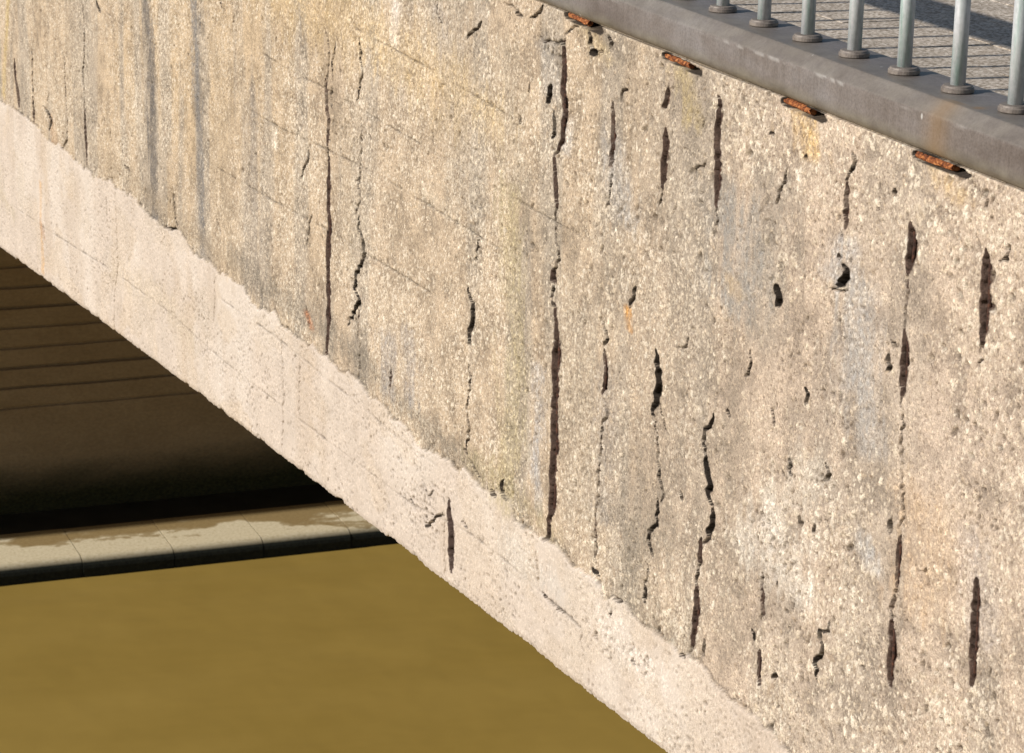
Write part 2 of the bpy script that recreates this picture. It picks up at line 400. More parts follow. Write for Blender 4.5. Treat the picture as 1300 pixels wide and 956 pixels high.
def chipcol(c, tn, key):
    a = rgb(.53, .45, .345); bb = rgb(.66, .595, .49); g = rgb(.27, .205, .145)
    k = vnoise(tn * 977 + key, tn * 331, 3)[..., None]
    k = np.clip(tn[..., None] * 3.1 % 1.0, 0, 1)
    out = np.where(k < .33, g + (a - g) * (k / .33), a + (bb - a) * ((k - .33) / .67)); return out
for c, tn, s in ((c3, t3, .6), (c2, t2, .74), (c1, t1, .85)):
    mk = (np.clip(c * 1.6, 0, 1) * up * s)[..., None]; col += (chipcol(c, tn, 1) - col) * mk
# hollows between stones are coloured darker
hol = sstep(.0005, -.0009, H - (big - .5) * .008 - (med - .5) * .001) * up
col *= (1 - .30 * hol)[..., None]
# old smooth skin at the bottom
skin = rgb(.455, .398, .343) * (.90 + .2 * med[..., None]); skin = skin + (rgb(.51, .463, .412) - skin) * (.6 * sstep(.45, .7, big))[..., None]
skin = skin + (rgb(.39, .325, .262) - skin) * (.5 * sstep(.55, .75, fbm(Y * 7, Z * 4, 3, 14)))[..., None]
skin = skin * rgb(1.04, 1.0, .945); skin = skin * (1 + .22 * (np.clip(c3 * (t3 < .4), 0, 1) - .12))[..., None]
col += (skin - col) * low[..., None]
ero = low * sstep(4.95, 4.3, Y + .4 * (big - .5)) * sstep(.40, .56, fbm(Y * 6, Z * 9, 3, 11))
ero = np.maximum(ero, low * .8 * sstep(.56, .66, fbm(Y * 5 + 7, Z * 9, 4, 13)))
ec = mtx * 1.16
for c, tn, s_ in ((c3, t3, .6), (c2, t2, .7), (c1, t1, .8)):
    ec = ec + (chipcol(c, tn, 1) - ec) * (np.clip(c * 1.5, 0, 1) * s_)[..., None]
col += (ec - col) * (.30 * ero)[..., None]
H += ero * np.maximum(c1 * .0014, c2 * .0009) - ero * .0012
H += low * .0062
col *= (1 - .55 * np.exp(-((below + .0042) / .0030) ** 2) * up * sstep(.35, .6, fbm(Y * 30, Z * 30, 2, 9)))[..., None]  # dark gap above the skin's edge: shade put into the colour

# pits: everywhere, a few large ones
def pits(s, seed, pres, depth, region, dark=.5):
    global H, col
    p, tn = chips(nY, Z, s, seed, pres, .10, .30, asp=.6, soft=.5)
    p = p * region; H = H - p * depth; col = col * (1 - dark * p)[..., None]
pits(.017, 5, .62, .0058, low * (.35 + .75 * sstep(.5, .65, fbm(Y * 8, Z * 8, 3, 7))))
pits(.009, 6, .6, .0040, low * sstep(.38, .56, fbm(Y * 10, Z * 10, 2, 12)))
pits(.024, 8, .34, .0055, up * sstep(.40, .6, fbm(Y * 5 + 9, Z * 5, 3, 2)), .5)
pits(.022, 10, .55, .0085, up * sstep(-.030, -.004, below) * sstep(.40, .58, fbm(Y * 9 + 2, Z * 9, 2, 15)), .72)  # cavities along the edge, their shadow also painted darker
pits(.011, 9, .50, .0045, up * sstep(.45, .62, fbm(Y * 9 + 4, Z * 9, 3, 10)), .55)

# stains with a shape of their own: (line, half width px, colour, strength)
ST = [([(575, -5), (592, 130), (600, 260)], 30, (.27, .235, .19), .55), ([(850, 90), (870, 350), (862, 520), (845, 690)], 55, (.29, .25, .20), .45), ([(690, 250), (735, 430), (745, 640)], 34, (.30, .26, .205), .40), ([(985, 235), (965, 420)], 28, (.30, .27, .225), .45), ([(640, 60), (655, 240)], 22, (.33, .285, .22), .45), ([(1050, 470), (1040, 640)], 26, (.31, .27, .225), .40), ([(440, 150), (452, 330)], 20, (.31, .26, .195), .40), ([(275, 60), (285, 280)], 16, (.32, .26, .185), .4), ([(90, 0), (100, 150)], 14, (.33, .265, .19), .4), ([(930, 560), (925, 800)], 34, (.29, .245, .19), .42),
      ([(183, -10), (190, 60), (193, 150), (197, 292)], 9, (.15, .135, .122), .9), ([(247, -10), (249, 80), (255, 190), (258, 322)], 7.5, (.19, .18, .17), .8),
      ([(320, 120), (322, 250), (326, 372)], 13, (.24, .21, .18), .50), ([(300, 330), (350, 375), (425, 428), (475, 468), (540, 540), (600, 592)], 20, (.20, .175, .14), .62),
      ([(150, 215), (205, 262), (300, 340)], 15, (.27, .215, .15), .5), ([(120, 190), (140, 215)], 18, (.3, .24, .17), .4),
      ([(560, 20), (563, 80), (572, 140)], 12, (.30, .27, .24), .6), ([(492, 430), (496, 495)], 14, (.27, .25, .235), .6), ([(520, 430), (522, 505)], 12, (.27, .25, .235), .55),
      ([(505, 60), (512, 130)], 10, (.36, .32, .27), .4),
      ([(783, 190), (788, 230), (796, 275)], 18, (.33, .31, .285), .6), ([(925, 262), (942, 330), (932, 372)], 30, (.31, .295, .27), .62), ([(690, 60), (702, 110)], 14, (.40, .37, .33), .55),
      ([(1095, 370), (1092, 460), (1104, 570)], 20, (.39, .37, .345), .75), ([(684, 468), (682, 645)], 9, (.38, .365, .35), .6), ([(1072, 310), (1058, 350)], 12, (.38, .37, .36), .6),
      ([(772, 470), (768, 560), (764, 650)], 12, (.29, .26, .23), .5), ([(820, 680), (806, 760), (850, 800)], 30, (.26, .225, .175), .5), ([(885, 160), (890, 240)], 22, (.33, .28, .22), .45),
      ([(650, 250), (657, 420), (650, 560), (640, 630)], 17, (.375, .315, .18), .50), ([(600, 585), (640, 610), (690, 660)], 20, (.30, .25, .15), .5),
      ([(503, 6), (500, 52)], 7, (.66, .62, .58), .6), ([(985, 665), (965, 705), (1008, 745)], 34, (.68, .63, .55), .55), ([(1000, 640), (1040, 600)], 22, (.62, .56, .47), .45),
      ([(545, 250), (590, 290)], 12, (.6, .53, .42), .3), ([(350, 165), (350, 185)], 6, (.68, .62, .52), .5), ([(718, 150), (716, 185)], 7, (.60, .57, .53), .6),
      ([(1165, 640), (1190, 700), (1160, 760)], 34, (.52, .37, .235), .45), ([(1100, 690), (1110, 720)], 12, (.5, .49, .47), .6), ([(1240, 690), (1245, 800)], 20, (.49, .43, .385), .5),
      ([(1020, 152), (1032, 195)], 14, (.50, .33, .13), .55), ([(1195, 222), (1215, 250)], 10, (.47, .33, .16), .5), ([(870, 95), (880, 150)], 13, (.46, .36, .17), .45), ([(745, 40), (775, 75)], 10, (.46, .36, .2), .4),
      ([(798, 392), (798, 418)], 4, (.48, .24, .06), .7), ([(54, 232), (56, 345)], 3, (.52, .31, .13), .6), ([(56, 285), (58, 300)], 5, (.30, .16, .08), .6), ([(930, 355), (936, 372)], 8, (.5, .36, .2), .4),
      ([(70, 180), (66, 155)], 8, (.35, .22, .12), .5), ([(10, -5), (5, 120)], 4, (.44, .33, .12), .5), ([(390, 400), (394, 414)], 5, (.35, .15, .07), .7), ([(360, -5), (470, 45), (600, 130)], 45, (.50, .36, .17), .35),
      ([(150, 345), (215, 385), (245, 430)], 18, (.48, .40, .30), .5), ([(0, 240), (18, 270)], 9, (.42, .35, .25), .6), ([(655, 700), (700, 740)], 22, (.50, .46, .40), .4), ([(780, 800), (830, 850)], 24, (.64, .57, .50), .5)]
for pts, hw, cc, st in ST:
    s, d, tt = seg_field(pts, hw * 2.0 / 450)
    r = hw / px_m[s][None, :]
    n_ = fbm(Y[:, s] * 60, Z[:, s] * 14, 3, 3); n2 = vnoise(Y[:, s] * 190, Z[:, s] * 150, 6)
    n3 = fbm(Y[:, s] * 22, Z[:, s] * 9, 3, 12); k = st * sstep(1.55, .15, d / r + 2.1 * (n_ - .5) + 1.2 * (n3 - .5)) * (.40 + .95 * n2) * (.55 + .9 * n3)
    if max(cc) < .36 and hw > 5: k = k * up[:, s]
    col[:, s] += (rgb(*cc) * (.8 + .45 * np.maximum(c2, c3)[:, s][..., None]) - col[:, s]) * np.clip(k, 0, 1)[..., None]

# joints
for pts, dep, reg in [(j, .0035, up) for j in JOINT] + [(j, .004, low) for j in JLOW]:
    s, d, tt = seg_field(pts, .03)
    n_ = fbm(Y[:, s] * 40, Z[:, s] * 60, 3, 5); n2 = sstep(.45, .62, fbm(Y[:, s] * 12, Z[:, s] * 20, 2, 9))
    k = sstep(1.2, .3, d / .0022 + 2.0 * (n_ - .5)) * (.25 + .75 * n2) * reg[:, s]
    H[:, s] -= dep * k; col[:, s] *= (1 - .55 * k)[..., None]
    k2 = sstep(1.3, .2, d / .011 + 2.4 * (n_ - .5)) * n2 * reg[:, s]                       # honeycombing along the joint
    p, tn = chips(Y[:, s], Z[:, s], .010, 11, .6, .15, .38, soft=.4); H[:, s] -= .005 * p * k2; col[:, s] *= (1 - .5 * p * k2)[..., None]

# thin vertical seams of the old skin
SEAM = [[(148, 240), (150, 300), (151, 340), (147, 372), (147, 425)], [(275, 350), (274, 410)], [(361, 430), (362, 480), (361, 572)], [(383, 455), (382, 530)], [(567, 650), (569, 742)],
        [(742, 795), (742, 818)], [(685, 700), (686, 745)], [(137, 250), (138, 290)]]
# cracks: (line, full width in px); insides painted near-black for their shade
CR = [([(104, 8), (106, 30), (107, 70), (105, 90), (108, 120), (109, 142)], 2.2), ([(41, 62), (42, 120), (44, 156)], 2.6), ([(82, 72), (83, 110), (86, 150), (85, 178), (79, 188)], 2.4), ([(122, 1), (124, 9), (127, 14)], 5),
      ([(60, 130), (62, 119)], 2), ([(140, 165), (139, 174), (142, 180)], 2), ([(278, -3), (284, 18)], 2), ([(294, -3), (296, 30)], 1.6), ([(56, 135), (66, 152), (62, 165)], 4), ([(158, 210), (164, 216)], 4), ([(220, 240), (222, 270), (226, 288)], 3),
      ([(275, 275), (281, 298)], 2.5), ([(209, 288), (226, 291)], 3), ([(411, 36), (416, 50), (417, 62), (416, 85), (413, 105)], 2.2), ([(425, 55), (421, 80), (421, 105)], 1.8), ([(420, 112), (419, 135)], 3), ([(456, 48), (458, 75), (461, 92), (457, 108), (454, 130)], 3.2),
      ([(459, 150), (459, 200), (457, 236)], 1.8), ([(456, 226), (458, 255), (452, 272)], 2.2), ([(457, 275), (456, 290), (461, 300), (463, 322), (460, 331), (457, 345), (453, 350), (452, 365), (457, 382), (453, 393), (443, 412)], 4),
      ([(389, 185), (391, 200), (386, 213), (382, 226)], 2.8), ([(396, 273), (392, 290), (388, 313)], 2), ([(389, 390), (391, 412)], 3), ([(556, -3), (556, 20), (563, 32)], 2), ([(612, 28), (603, 38), (594, 48)], 4.2),
      ([(595, 366), (599, 385), (601, 400), (597, 420), (595, 438)], 5.5), ([(607, 298), (603, 332)], 2), ([(596, 463), (598, 480), (594, 520), (595, 545), (593, 572)], 2.6), ([(590, 570), (594, 577)], 6), ([(596, 582), (604, 596), (612, 608)], 3),
      ([(624, 622), (634, 628)], 6), ([(640, 610), (638, 622), (648, 634)], 4), ([(689, 7), (685, 15), (674, 22)], 3.4), ([(655, 16), (664, 22)], 6), ([(640, 4), (660, 14)], 1.8), ([(684, 45), (690, 52), (700, 53), (713, 54)], 2.4), ([(712, 54), (717, 56)], 8),
      ([(717, 54), (718, 44), (726, 37), (734, 33)], 2), ([(748, 40), (751, 55), (755, 62)], 4), ([(750, 68), (757, 64)], 9), ([(773, 46), (776, 52), (774, 62)], 3.6), ([(762, 64), (766, 66)], 5), ([(699, 108), (698, 120), (695, 133)], 5), ([(672, 107), (669, 123)], 2.2),
      ([(660, 148), (660, 156)], 5), ([(702, 142), (704, 165), (701, 176)], 4.5), ([(798, 114), (791, 120), (790, 128)], 2.6), ([(893, 148), (892, 160)], 2.2), ([(897, 207), (884, 213), (882, 220)], 2.4),
      ([(707, 283), (708, 310), (711, 330), (706, 343)], 3), ([(703, 370), (702, 388)], 3), ([(808, 364), (804, 380), (800, 391)], 4.5), ([(762, 403), (767, 415), (770, 430), (764, 441)], 3.2), ([(767, 506), (769, 530), (764, 543)], 3),
      ([(834, 444), (834, 458), (839, 483), (834, 508), (828, 526)], 6), ([(838, 512), (843, 530), (848, 553)], 2), ([(836, 573), (835, 600), (841, 620), (838, 637)], 3.2), ([(834, 633), (834, 665), (823, 675), (822, 686), (827, 703)], 3.6), ([(821, 713), (823, 727)], 2.6), ([(820, 744), (819, 764)], 5.5),
      ([(874, 429), (871, 441), (858, 443)], 2.6), ([(906, 526), (904, 537), (895, 545), (893, 567)], 4), ([(896, 582), (900, 610), (899, 625), (904, 641)], 6), ([(904, 646), (903, 665), (899, 684)], 6), ([(923, 520), (926, 530)], 6), ([(863, 624), (864, 636)], 4), ([(953, 445), (952, 470), (947, 478)], 2.2),
      ([(754, 722), (763, 730)], 6), ([(784, 760), (793, 764)], 5), ([(953, 800), (958, 816)], 4), ([(895, 812), (893, 836)], 4), ([(866, 830), (872, 832)], 5), ([(1083, 194), (1085, 210), (1077, 219)], 3.4), ([(1000, 214), (997, 230), (991, 245), (988, 263)], 2.8), ([(996, 278), (1000, 295)], 1.8), ([(978, 170), (984, 171)], 7), ([(1024, 196), (1024, 204)], 5),
      ([(1072, 336), (1076, 350), (1073, 358), (1066, 363)], 8), ([(1067, 322), (1065, 330)], 5), ([(1050, 365), (1062, 366), (1077, 369)], 3), ([(1130, 450), (1129, 472)], 4.5), ([(1131, 432), (1140, 438)], 3), ([(1283, 311), (1280, 325), (1269, 331)], 2.2), ([(1255, 254), (1253, 263)], 4), ([(987, 362), (990, 380), (985, 388)], 6), ([(1067, 398), (1067, 427)], 2.2),
      ([(1022, 491), (1026, 502), (1021, 513)], 4), ([(980, 518), (984, 542)], 2.2), ([(1047, 588), (1052, 600), (1047, 612)], 4), ([(1001, 582), (1004, 604)], 4), ([(1012, 640), (1018, 646)], 5), ([(1016, 655), (1014, 664)], 5), ([(1035, 666), (1030, 672)], 5), ([(1048, 660), (1058, 690)], 2), ([(1053, 789), (1050, 800), (1041, 803), (1041, 825), (1036, 840), (1035, 868)], 3.8),
      ([(968, 728), (968, 760), (966, 787)], 2.4), ([(986, 734), (983, 745)], 2.4), ([(978, 862), (986, 858)], 6), ([(1138, 240), (1134, 250)], 5), ([(1040, 800), (1036, 812)], 2), ([(1165, 725), (1178, 722)], 2.4), ([(1131, 660), (1127, 672)], 5), ([(1092, 845), (1097, 850)], 4),
      ([(525, 632), (530, 642)], 5), ([(540, 610), (548, 632), (554, 622)], 2), ([(540, 655), (545, 668), (552, 662), (566, 650)], 2.2), ([(545, 660), (544, 655)], 4), ([(590, 662), (595, 668)], 6), ([(692, 752), (700, 762), (706, 768), (720, 778)], 2.6), ([(806, 838), (810, 843)], 5), ([(760, 805), (763, 812)], 4), ([(781, 772), (780, 786)], 2.4), ([(758, 690), (757, 710)], 2.4)]
CR += [([(711, 186), (704, 198)], 3), ([(708, 258), (706, 274), (707, 287)], 3), ([(706, 340), (704, 346)], 3.4), ([(703, 356), (704, 366), (703, 374)], 3.2), ([(702, 384), (706, 392)], 4), ([(829, 524), (833, 548), (836, 577)], 2.2), ([(904, 638), (904, 650)], 4),
       ([(899, 681), (890, 690)], 3), ([(888, 714), (887, 730), (886, 746)], 3), ([(893, 563), (896, 586)], 3), ([(1151, 388), (1149, 404), (1150, 422)], 2.6), ([(1138, 748), (1135, 764)], 3.2), ([(1131, 773), (1132, 792)], 3.2), ([(415, 188), (417, 204)], 4), ([(698, 676), (695, 686)], 5),
       ([(779, 206), (776, 240), (771, 262)], 1.8), ([(912, 262), (908, 300)], 1.8), ([(765, 540), (761, 590), (758, 645)], 1.9), ([(823, 727), (819, 746)], 2), ([(1077, 216), (1077, 234)], 2.4), ([(1248, 436), (1247, 470)], 1.8), ([(1143, 683), (1146, 640), (1147, 560), (1147, 502)], 1.5), ([(458, 436), (456, 470)], 1.6), ([(844, 240), (838, 262)], 2)]
# grooves over corroded bars: (line, width px); shade painted into the rusty brown
GR = [([(109, 138), (109, 160), (110.5, 185), (111, 210)], 4.5), ([(18, 75), (19, 97), (22, 115), (24, 136)], 5), ([(42, 128), (44, 157)], 4),
      ([(412, 100), (414, 140), (417, 150), (416, 175), (415, 190)], 3.6), ([(417, 200), (417, 243), (416, 260), (418, 290), (416, 305), (416, 350), (417, 390), (416, 428), (414, 449)], 6), ([(457, 393), (454, 435)], 2), ([(498, 466), (496, 501)], 2.8),
      ([(717, 52), (716, 85), (714, 110), (716, 125), (717, 145), (715, 165), (713, 180), (709, 190)], 6), ([(704, 195), (706, 225), (707, 240), (708, 264)], 5.5), ([(704, 342), (703, 360)], 6.5), ([(706, 386), (708, 420), (708, 450), (705, 470), (706, 500), (704, 520), (706, 560), (703, 600), (704, 620), (702, 645), (699, 662), (697, 682)], 8.5),
      ([(779, 128), (780, 150), (779, 190), (777, 210)], 4.4), ([(850, 110), (848, 130), (843, 140)], 5), ([(847, 163), (848, 180), (845, 200), (843, 241)], 6), ([(914, 122), (916, 135), (912, 175), (913, 195), (912, 235), (910, 264)], 6), ([(767, 443), (769, 470), (768, 490), (764, 502)], 4.6),
      ([(890, 683), (888, 717)], 5), ([(886, 742), (885, 775), (882, 808), (879, 824)], 6), ([(758, 643), (757, 690), (758, 718)], 2.6), ([(1077, 230), (1076, 260), (1075, 291)], 4.4), ([(1157, 282), (1161, 308), (1157, 330), (1154, 345)], 6.5), ([(1154, 345), (1153, 370), (1151, 391)], 2.8), ([(1149, 419), (1151, 440), (1149, 470), (1147, 502)], 6.5),
      ([(1254, 317), (1253, 350), (1252, 390), (1251, 415), (1249, 437)], 8.5), ([(1142, 681), (1140, 710), (1138, 752)], 4.6), ([(1135, 760), (1131, 776)], 4), ([(1132, 788), (1133, 815), (1130, 850), (1129, 870)], 7), ([(1241, 735), (1240, 760), (1238, 790), (1239, 805), (1236, 830), (1235, 850), (1233, 872)], 6.5),
      ([(963, 826), (962, 870)], 5), ([(573, 633), (574, 655), (577, 670), (576, 700), (577, 727)], 6.5), ([(968, 730), (966, 780)], 2.4)]
HOLEBAR = [((723, 19.5), (761, 37.5)), ((847, 71), (887, 91)), ((998, 129.5), (1044, 149.5)), ((1167, 197.5), (1224, 221))]

def carve(pts, wpx, dfac, cc, cst, taper=.34, rough=.35, dmin=.004, dmax=.030, amp=.0024):
    s, d, tt = seg_field(pts, max(wpx, 4) * 2.2 / 450, amp)
    end = np.clip(np.minimum(tt, 1 - tt) / .17, 0, 1)
    yy = Y[:, s]; zz = Z[:, s]
    n_ = fbm(yy * 50, zz * 60, 2, 7); n2 = vnoise(yy * 4 + 5, zz * 34, 10)
    r = .5 * wpx / px_m[s][None, :] * (taper + (1 - taper) * end) * (.68 + .64 * n2)
    e = d / r + rough * .9 * (n_ - .5)
    k = sstep(1.10, .88, e)
    dep = np.clip(wpx / px_m[s][None, :] / .38 * dfac, dmin, dmax)
    H[:, s] = H[:, s] * (1 - .85 * k) - (dep + .0015 * (n_ - .5)) * k
    dil = (1.5 if wpx > 4.4 else .85 if wpx > 2.4 else .35) * (.00185 * (.93 * cols[s] + .68) / 3.3) * base_apr / r
    va = np.clip((wpx - 1.2) / 3.2, 0, 1); nv = sstep(.36, .60, fbm(yy * 22, zz * 55, 2, 14))
    ck = (cst * sstep(1.28 + dil, 1.05 + dil * .8, e) * (va + (1 - va) * (.25 + .75 * nv)))[..., None]
    col[:, s] += (rgb(*cc) * (.7 + .6 * n_[..., None]) - col[:, s]) * ck
    return s, e
for pts in SEAM: carve(pts, 1.5, .5, (.30, .24, .18), .55, dmin=.002)
for pts, wpx in CR: carve(pts, min(1.5, wpx), 1.6, (.06, .043, .030), .72, taper=.8, dmin=.006); short = abs(pts[0][1] - pts[-1][1]) + abs(pts[0][0] - pts[-1][0]) < 17; carve(pts, wpx * (.60 if short else .74), 1.5, (.016, .0115, .0085) if wpx > 3.1 and not (short and wpx < 7) else (.045, .033, .024), .97, dmin=.009)
for pts, wpx in GR:
    s, e = carve(pts, wpx * .80, .8, (.062, .039, .030), .97, taper=.3, rough=.4, amp=.0009)
for (a, c_) in HOLEBAR:
    carve([a, c_], 10.0, 1.2, (.022, .016, .012), .95, taper=.9, rough=.3, dmin=.022, dmax=.026, amp=0)  # bar slots: the dark of the recess is painted in
# honeycombed spots: (centre px, radius px)
for cx, cy, rr in [(135, 345, 17), (120, 336, 8), (208, 390, 8), (262, 410, 10), (268, 455, 16), (540, 640, 22), (560, 625, 12), (770, 815, 26), (815, 838, 22), (985, 690, 34), (1010, 650, 22), (1045, 610, 14), (150, 215, 14), (640, 620, 14), (405, 150, 9), (430, 165, 14), (990, 600, 20), (1030, 350, 12), (830, 425, 8), (700, 60, 20), (330, 160, 10), (1140, 445, 14), (540, 660, 30)]:
    s, d, tt = seg_field([(cx, cy), (cx + 1, cy + .7)], rr * 1.6 / 450); r = rr / px_m[s][None, :]
    k = sstep(1.2, .4, d / r + 1.2 * (fbm(Y[:, s] * 40, Z[:, s] * 40, 2, 3) - .5))
    p, tn = chips(Y[:, s], Z[:, s], .013, 13, .8, .15, .42, soft=.45)
    H[:, s] -= .0075 * p * k; col[:, s] *= (1 - .55 * p * k)[..., None]

H = np.clip(H, -.034, .012)
fade = sstep(0, .012, Z - zb[None, :]) ; H = H * (.4 + .6 * fade)            # the arris is sound
# rows above the sculpted part (out of view at the far end) up to the cap, rows turning under the arch below
nt_ = 36
top = [(zt + (Z_TOP + .012 - zt) * k / nt_) for k in range(nt_, 0, -1)]
topx = [(-fbm(cols * 9, tz * 9, 3, 1) + .5) * .006 - H[0] * max(0, 1 - (nt_ - 1 - q) / 3) for q, tz in enumerate(top)]
tz = np.array(top); ty = np.repeat(cols[None, :], nt_, 0)
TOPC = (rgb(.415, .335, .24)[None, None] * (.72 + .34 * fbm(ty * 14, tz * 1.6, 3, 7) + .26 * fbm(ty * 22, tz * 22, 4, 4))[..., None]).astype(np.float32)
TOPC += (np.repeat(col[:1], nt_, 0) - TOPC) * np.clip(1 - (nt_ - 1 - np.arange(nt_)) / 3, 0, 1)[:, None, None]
bot = [(zb - .003, H[-1] * 0 + .005), (ze + .004, .016 + one), (ze + .012, .045 + one)]
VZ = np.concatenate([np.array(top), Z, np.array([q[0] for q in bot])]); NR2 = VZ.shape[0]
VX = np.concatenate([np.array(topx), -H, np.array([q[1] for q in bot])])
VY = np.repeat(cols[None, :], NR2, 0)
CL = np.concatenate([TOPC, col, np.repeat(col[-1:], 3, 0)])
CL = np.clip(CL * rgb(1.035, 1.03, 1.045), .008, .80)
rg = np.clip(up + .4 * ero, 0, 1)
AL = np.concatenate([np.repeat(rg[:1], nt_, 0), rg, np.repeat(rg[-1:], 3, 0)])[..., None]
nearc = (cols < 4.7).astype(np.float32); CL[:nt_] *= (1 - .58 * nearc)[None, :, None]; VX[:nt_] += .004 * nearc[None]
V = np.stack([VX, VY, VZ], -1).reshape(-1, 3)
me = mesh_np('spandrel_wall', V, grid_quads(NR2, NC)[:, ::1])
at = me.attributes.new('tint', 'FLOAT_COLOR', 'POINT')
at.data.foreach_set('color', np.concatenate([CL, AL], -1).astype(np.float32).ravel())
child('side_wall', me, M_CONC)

# corroded bars lying in the grooves
def tube(pts, r, n=9, ribs=True):
    bm = bmesh.new(); prev = None; P = [Vector(p) for p in pts]; L = 0
    fine = []
    for a, b_ in zip(P[:-1], P[1:]):
        k = max(1, int((b_ - a).length / .007))
        for i in range(k): fine.append(a.lerp(b_, i / k))
    fine.append(P[-1])
    for i, p in enumerate(fine):
        d = (fine[min(i + 1, len(fine) - 1)] - fine[max(i - 1, 0)]).normalized()
        a = d.orthogonal().normalized() if abs(d.x) > .9 else d.cross(Vector((1, 0, 0))).normalized(); c = d.cross(a)
        rr = r * ((1.06 if i % 2 else .97) if ribs else 1) * (.92 + .16 * TAB[9][i % 512, int(abs(p.y) * 97) % 512])
        ring = [bm.verts.new(p + (a * math.cos(6.2832 * k / n) + c * math.sin(6.2832 * k / n)) * rr) for k in range(n)]
        if prev:
            for k in range(n): bm.faces.new((prev[k], prev[(k + 1) % n], ring[(k + 1) % n], ring[k]))
        else: bm.faces.new(ring[::-1])
        prev = ring
    bm.faces.new(prev); return bm
for pts, wpx in GR:
    if wpx < 4.3: continue
    P = wall_line(pts); y = P[:, 0].mean(); opening = wpx * .80 / (FPX / (.93 * y + .68)) / .38
    A = P[np.argmax(P[:, 1])]; B = P[np.argmin(P[:, 1])]
    z1 = A[1] - .012; z0 = B[1] + .012
    yline = lambda z: np.interp(z, P[::-1, 1] if P[0, 1] > P[-1, 1] else P[:, 1], P[::-1, 0] if P[0, 1] > P[-1, 1] else P[:, 0])
    line = [(min(.016, opening * .42), .5 * (yline(z) + (A[0] + (B[0] - A[0]) * (z - A[1]) / (B[1] - A[1]))) + opening * .12, z) for z in np.linspace(z1, z0, 6)]
    child('reinforcing_bar', bm_mesh('reinforcing_bar', tube(line, min(.0055, opening * .2)), True), M_REBAR)
for q, (a, c_) in enumerate(HOLEBAR):
    A = np.array(on_wall(*a)); B = np.array(on_wall(*c_)); E_ = A + (B - A) * .66
    zc = .5 * (A[1] + B[1]) + .0006
    ln = (.60, .70, .66, .74)[q]; E_ = A + (B - A) * ln; tl = (.0012, -.0008, .0004, -.0014)[q]
    bm = tube([(.007, A[0] + .010, zc + tl), (.006, .5 * (A[0] + E_[0]), zc), (.0055, E_[0], zc - tl)], (.0060, .0064, .0058, .0066)[q], 11, False)
    for v in bm.verts:                                                   # flaking rust
        k = 1 + .34 * (TAB[3 + q][int(v.co.y * 700) % 512, int((v.co.z * 900 + v.co.x * 1300)) % 512] - .5)
        v.co.x = .006 + (v.co.x - .006) * k; v.co.z = zc + (v.co.z - zc) * k * .78
    child('rusty_anchor_bar', bm_mesh('rusty_anchor_bar', bm, False), M_RUST)

# underside of the arch, far abutment with board marks, far face
nb = 60; ys = np.concatenate([np.linspace(-26, Y_ABUT, 180)]); zs = z_edge(ys) + .012
V = np.stack([np.stack([np.full_like(ys, x), ys, zs], -1) for x in (.045, 3, 6, 9.2)]).reshape(-1, 3)
child('arch_underside', mesh_np('arch_underside', V, grid_quads(4, len(ys))), M_ABUT)
V = np.stack([np.stack([np.full_like(ys, 9.2), ys, z], -1) for z in (zs - .001, np.full_like(ys, Z_TOP))]).reshape(-1, 3)
child('far_side_wall', mesh_np('far_side_wall', V, grid_quads(2, len(ys))), M_BACKWALL)
# abutment profile with recessed joints between the board marks
prof = []
z = -.3; zj = [.912 + k * .1465 for k in range(0, 25)]
prof = [(-.4, 0)]
zz_ = 0.0
jit = RS.rand(60)
for k, j in enumerate(zj):
    dpt = .02 if k >= 1 else .014
    off = (jit[k] - .5) * .012
    prof += [(j - .013, off * .0 + ((jit[k - 1] - .5) * .012 if k else 0)), (j - .006, dpt), (j + .006, dpt), (j + .013, off)]
prof.append((4.62, 0))
prof = np.array(prof); xs = np.linspace(-.0, 9.2, 120)
wv = (fbm(xs[None, :] * 2.2, prof[:, :1] * 3, 2, 3) - .5) * .02
V = np.stack([np.repeat(xs[None, :], len(prof), 0), Y_ABUT + np.repeat(prof[:, 1:2], len(xs), 1), prof[:, :1] + wv], -1).reshape(-1, 3)
child('abutment_wall', mesh_np('abutment_wall', V, grid_quads(len(prof), len(xs)), False), M_ABUT)
# deck slab body and inner parapet
child('inner_parapet', bm_mesh('inner_parapet', box_bm(.05, .105, -26, 24, DECK - .2, Z_TOP + .012)), M_BACKWALL)

# ------------------------------------------------------------------ quay and embankment
quay = empty('quay_walkway', (4, 17.9, .13)); quay['kind'] = 'structure'
def qchild(name, me, m): o = link(name, me, m, quay); o.matrix_parent_inverse = Matrix.Translation(-quay.location); return o
zq = .133; yf = 17.5; yb = 18.16
def slab_mesh(L):
    pr = [(yb, -.3), (yb, zq), (yf + .11, zq), (yf + .075, zq - .004), (yf + .045, zq - .013), (yf + .022, zq - .028), (yf + .007, zq - .048), (yf, zq - .07), (yf + .004, -.3)]
    bm = bmesh.new(); A = [bm.verts.new((0.0035, y, z)) for y, z in pr]; B = [bm.verts.new((L - .0035, y, z)) for y, z in pr]
    for k in range(len(pr)): bm.faces.new((A[k], A[(k + 1) % len(pr)], B[(k + 1) % len(pr)], B[k]))
    bm.faces.new(A[::-1]); bm.faces.new(B)
    return bm_mesh('quay_stone', bm)
sm = slab_mesh(.64)
xj = on_wall(0, 0)
for k in range(-6, 15):
    o = qchild('quay_stone', sm, M_QUAY); o.location = (.66 + k * .64, (RS.rand() - .5) * .012, (RS.rand() - .5) * .0015)
for x0, x1 in ((-60, .66 - 6 * .64), (.66 + 15 * .64, 60)):
    qchild('quay_edge', bm_mesh('quay_edge', box_bm(x0, x1, yf, yb, -.3, zq, .03)), M_QUAY)
qchild('joint_mortar', bm_mesh('joint_mortar', box_bm(-3.2, 10.2, yf + .115, yb - .01, -.3, zq - .004)), M_MORTAR)
